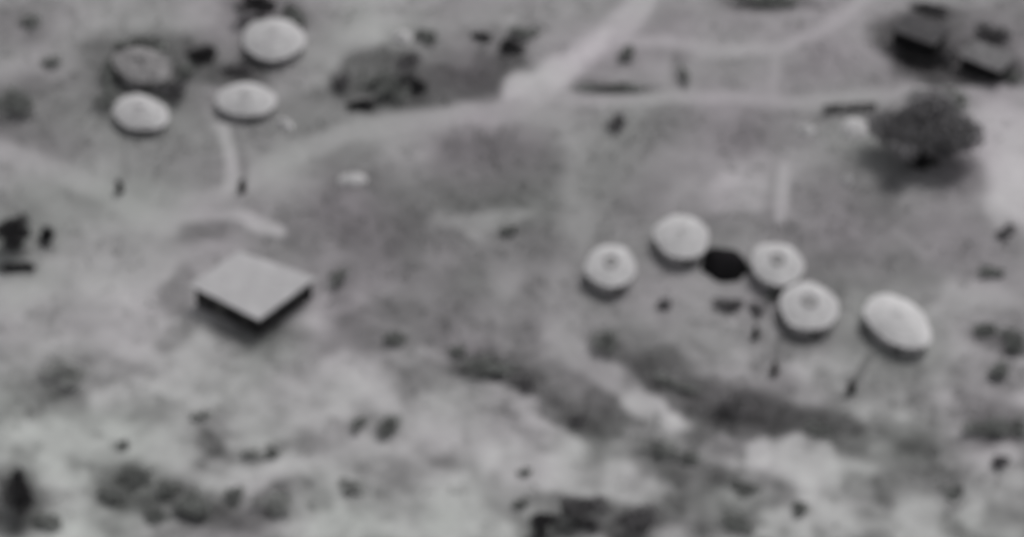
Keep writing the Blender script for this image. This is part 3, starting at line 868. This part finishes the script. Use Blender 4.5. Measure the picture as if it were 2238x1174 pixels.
for i, (nm, px, py, rx, ry, rot, m, tall, dens, lab) in enumerate(PL):
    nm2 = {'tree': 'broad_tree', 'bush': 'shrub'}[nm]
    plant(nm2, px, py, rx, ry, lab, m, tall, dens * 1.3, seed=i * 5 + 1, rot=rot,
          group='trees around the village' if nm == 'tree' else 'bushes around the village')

# ------------------------------------------------------------------ people
def person(px, py, label, facing, stride, mcloth, seed):
    p = P(px, py + 16, 0)
    root = empty('person', (p.x, p.y, gh(p.x, p.y)), label, 'person', 'people standing outside the huts', R(facing))
    root.scale = (1.12, 1.12, 1.04)
    J = {}; rad = {}; E = []
    def j(n, co, r, par=None):
        J[n] = len(J); rad[n] = (Vector(co), r)
        if par: E.append((J[par], J[n]))
    j('pelvis', (0, 0, .95), .135); j('waist', (0, .01, 1.10), .115, 'pelvis'); j('chest', (0, 0, 1.30), .145, 'waist')
    j('neckb', (0, .01, 1.46), .075, 'chest'); j('neck', (0, -.005, 1.53), .052, 'neckb'); j('head', (0, -.02, 1.62), .088, 'neck'); j('crown', (0, -.01, 1.71), .07, 'head')
    j('nose', (0, -.105, 1.61), .016, 'head')
    for s in (-1, 1):
        k = 'l' if s < 0 else 'r'
        f = stride * s
        j('hip' + k, (s * .10, 0, .90), .095, 'pelvis'); j('knee' + k, (s * .11, -f * .5 - .02, .50), .06, 'hip' + k)
        j('ank' + k, (s * .11, -f, .09), .038, 'knee' + k); j('toe' + k, (s * .125, -f - .17, .03), .032, 'ank' + k)
        j('sh' + k, (s * .19, 0, 1.41), .062, 'chest'); j('elb' + k, (s * .25, .02 + f * .25, 1.13), .04, 'sh' + k)
        j('wr' + k, (s * .26, -.08 + f * .5, .89), .028, 'elb' + k); j('palm' + k, (s * .26, -.10 + f * .55, .82), .03, 'wr' + k)
        for q in range(4):
            yo = (q - 1.5) * .021
            L_ = (.075, .085, .08, .065)[q]
            j('f%s%d' % (k, q), (s * .255, -.10 + f * .55 + yo, .775), .0095, 'palm' + k)
            j('g%s%d' % (k, q), (s * .24, -.105 + f * .55 + yo, .78 - L_), .008, 'f%s%d' % (k, q))
        j('th' + k, (s * .235, -.135 + f * .55, .80), .010, 'palm' + k); j('tt' + k, (s * .225, -.15 + f * .55, .755), .009, 'th' + k)
    me = bpy.data.meshes.new('body'); names = list(rad)
    me.from_pydata([tuple(rad[n][0]) for n in names], E, [])
    o = bpy.data.objects.new('body', me); col.objects.link(o)
    sk = o.modifiers.new('skin', 'SKIN'); sk.use_smooth_shade = True
    for i_, n in enumerate(names):
        v = me.skin_vertices[0].data[i_]; v.radius = (rad[n][1],) * 2; v.use_root = (i_ == 0)
    sb = o.modifiers.new('sub', 'SUBSURF'); sb.levels = 1; sb.render_levels = 1
    dg = bpy.context.evaluated_depsgraph_get(); dg.update()
    bm_ = bpy.data.meshes.new_from_object(o.evaluated_get(dg))
    bpy.data.objects.remove(o)
    bm_.name = 'body'; bm_.materials.clear(); bm_.materials.append(M_skin)
    link(bpy.data.objects.new('body', bm_), root)
    # robe: lathe with folds, head cloth
    V, F = [], []
    prof = [(.36, .30, .16), (.33, .29, .40), (.28, .25, .70), (.20, .165, .98), (.185, .15, 1.14), (.205, .16, 1.32), (.235, .12, 1.42), (.12, .10, 1.49), (.072, .07, 1.515)]
    N_ = 28
    for rx_, ry_, z in prof:
        for k in range(N_):
            a = 2 * math.pi * k / N_
            w = 1 + (0.05 * math.sin(a * 7 + seed) if z < 1 else 0)
            V.append((math.cos(a) * rx_ * w, math.sin(a) * ry_ * w * (1 + stride * .5 * (z < .9)), z))
    for i_ in range(len(prof) - 1):
        for k in range(N_):
            k2 = (k + 1) % N_
            F.append((i_*N_+k, i_*N_+k2, (i_+1)*N_+k2, (i_+1)*N_+k))
    mesh('robe', V, F, mcloth, root, smooth=True)
    for s in (-1, 1):
        f = stride * s
        mb = MB(); mb.tube([(s * .17, 0, 1.42), (s * .25, .02 + f * .25, 1.13), (s * .26, -.05 + f * .4, .96)], [.085, .075, .065], 10)
        mb.build('sleeve', mcloth, root, True)
    V, F = [], []
    for i_ in range(7):
        z = math.sin(i_ / 6 * math.pi / 2); r = math.cos(i_ / 6 * math.pi / 2) + .02
        for k in range(16):
            a = 2 * math.pi * k / 16
            V.append((math.cos(a) * .098 * r, .012 + math.sin(a) * .11 * r, 1.655 + .115 * z))
    for i_ in range(6):
        for k in range(16):
            k2 = (k + 1) % 16
            F.append((i_*16+k, i_*16+k2, (i_+1)*16+k2, (i_+1)*16+k))
    mesh('hair', V, F, M_hair, root, smooth=True)
    return root
person(262, 403, 'person in dark clothing on the path below the left front hut, leftmost person', 150, .12, M_cloth, 1)
person(530, 402, 'person in dark clothing at the lower end of the light footpath from the wide hut', 20, .10, M_cloth, 2)
person(1651, 722, 'person in dark clothing close under the dark bushes beside the smoke-hole hut', 200, .16, M_cloth, 3)
person(1692, 800, 'person in dark clothing below the smoke-hole hut, between two other people', 60, .18, M_cloth2, 4)
person(1860, 842, 'person in dark clothing standing alone on open ground, lowest and rightmost person', 330, .14, M_cloth, 5)

# ------------------------------------------------------------------ ground cover
def scatter_scrub():
    r = np.random.default_rng(99)
    n = 60000
    x = r.uniform(-60, 60, n); y = r.uniform(-50, 52, n)
    g, tr = ground_grey(x, y)
    dens = smooth01((fbm(x, y, 2.4, 3, 77) + 0.15 + (138 - g) / 90) / 0.7) * (1 - tr) * 0.9
    keep = r.random(n) < dens * 0.55
    x, y, g = x[keep], y[keep], g[keep]
    z = ground_height(x, y)
    m = len(x); B = 5
    X = np.repeat(x, B) + r.normal(0, .10, m * B); Y = np.repeat(y, B) + r.normal(0, .10, m * B); Z = np.repeat(z, B)
    hh = r.uniform(.08, .26, m * B); a = r.uniform(0, 6.28, m * B); w = r.uniform(.03, .07, m * B)
    lx, ly = np.cos(a), np.sin(a); lean = r.uniform(.2, .9, m * B) * hh
    base = np.stack([X, Y, Z - .02], 1); side = np.stack([-ly * w, lx * w, 0 * w], 1)
    tip = base + np.stack([lx * lean, ly * lean, hh], 1)
    V = np.stack([base - side, base + side, tip + side * .4, tip - side * .4], 1)
    al = lin(np.repeat(g, B)) / FLAT_GAIN * r.uniform(.78, 1.05, m * B)
    o = fast_quads('dry_grass_tufts', V, M_scrub, None, np.stack([al * .99, al * 1.01, al * .985], 1))
    tag(o, 'short dry grass and weeds scattered over the village ground', 'grass', kind='stuff')
scatter_scrub()

def scatter_stones():
    r = np.random.default_rng(5)
    n = 2600
    x = r.uniform(-58, 58, n); y = r.uniform(-48, 48, n)
    keep = fbm(x, y, 5, 2, 88) > r.uniform(-.5, .6, n)
    V, F = [], []
    for X, Y in zip(x[keep], y[keep]):
        s = r.uniform(.04, .15); b = len(V); z = gh(X, Y)
        for k in range(5):
            a = k * 1.2566 + r.uniform(-.3, .3)
            V.append((X + math.cos(a) * s, Y + math.sin(a) * s, z - .02))
        for k in range(5):
            a = k * 1.2566 + r.uniform(-.3, .3)
            V.append((X + math.cos(a) * s * .6, Y + math.sin(a) * s * .6, z + s * .7))
        for k in range(5): F.append((b+k, b+(k+1) % 5, b+5+(k+1) % 5, b+5+k))
        F.append(tuple(b + 5 + k for k in range(5)))
    o = mesh('loose_stones', V, F, M_stone)
    tag(o, 'loose pale stones lying over the bare village ground', 'stones', kind='stuff')
scatter_stones()
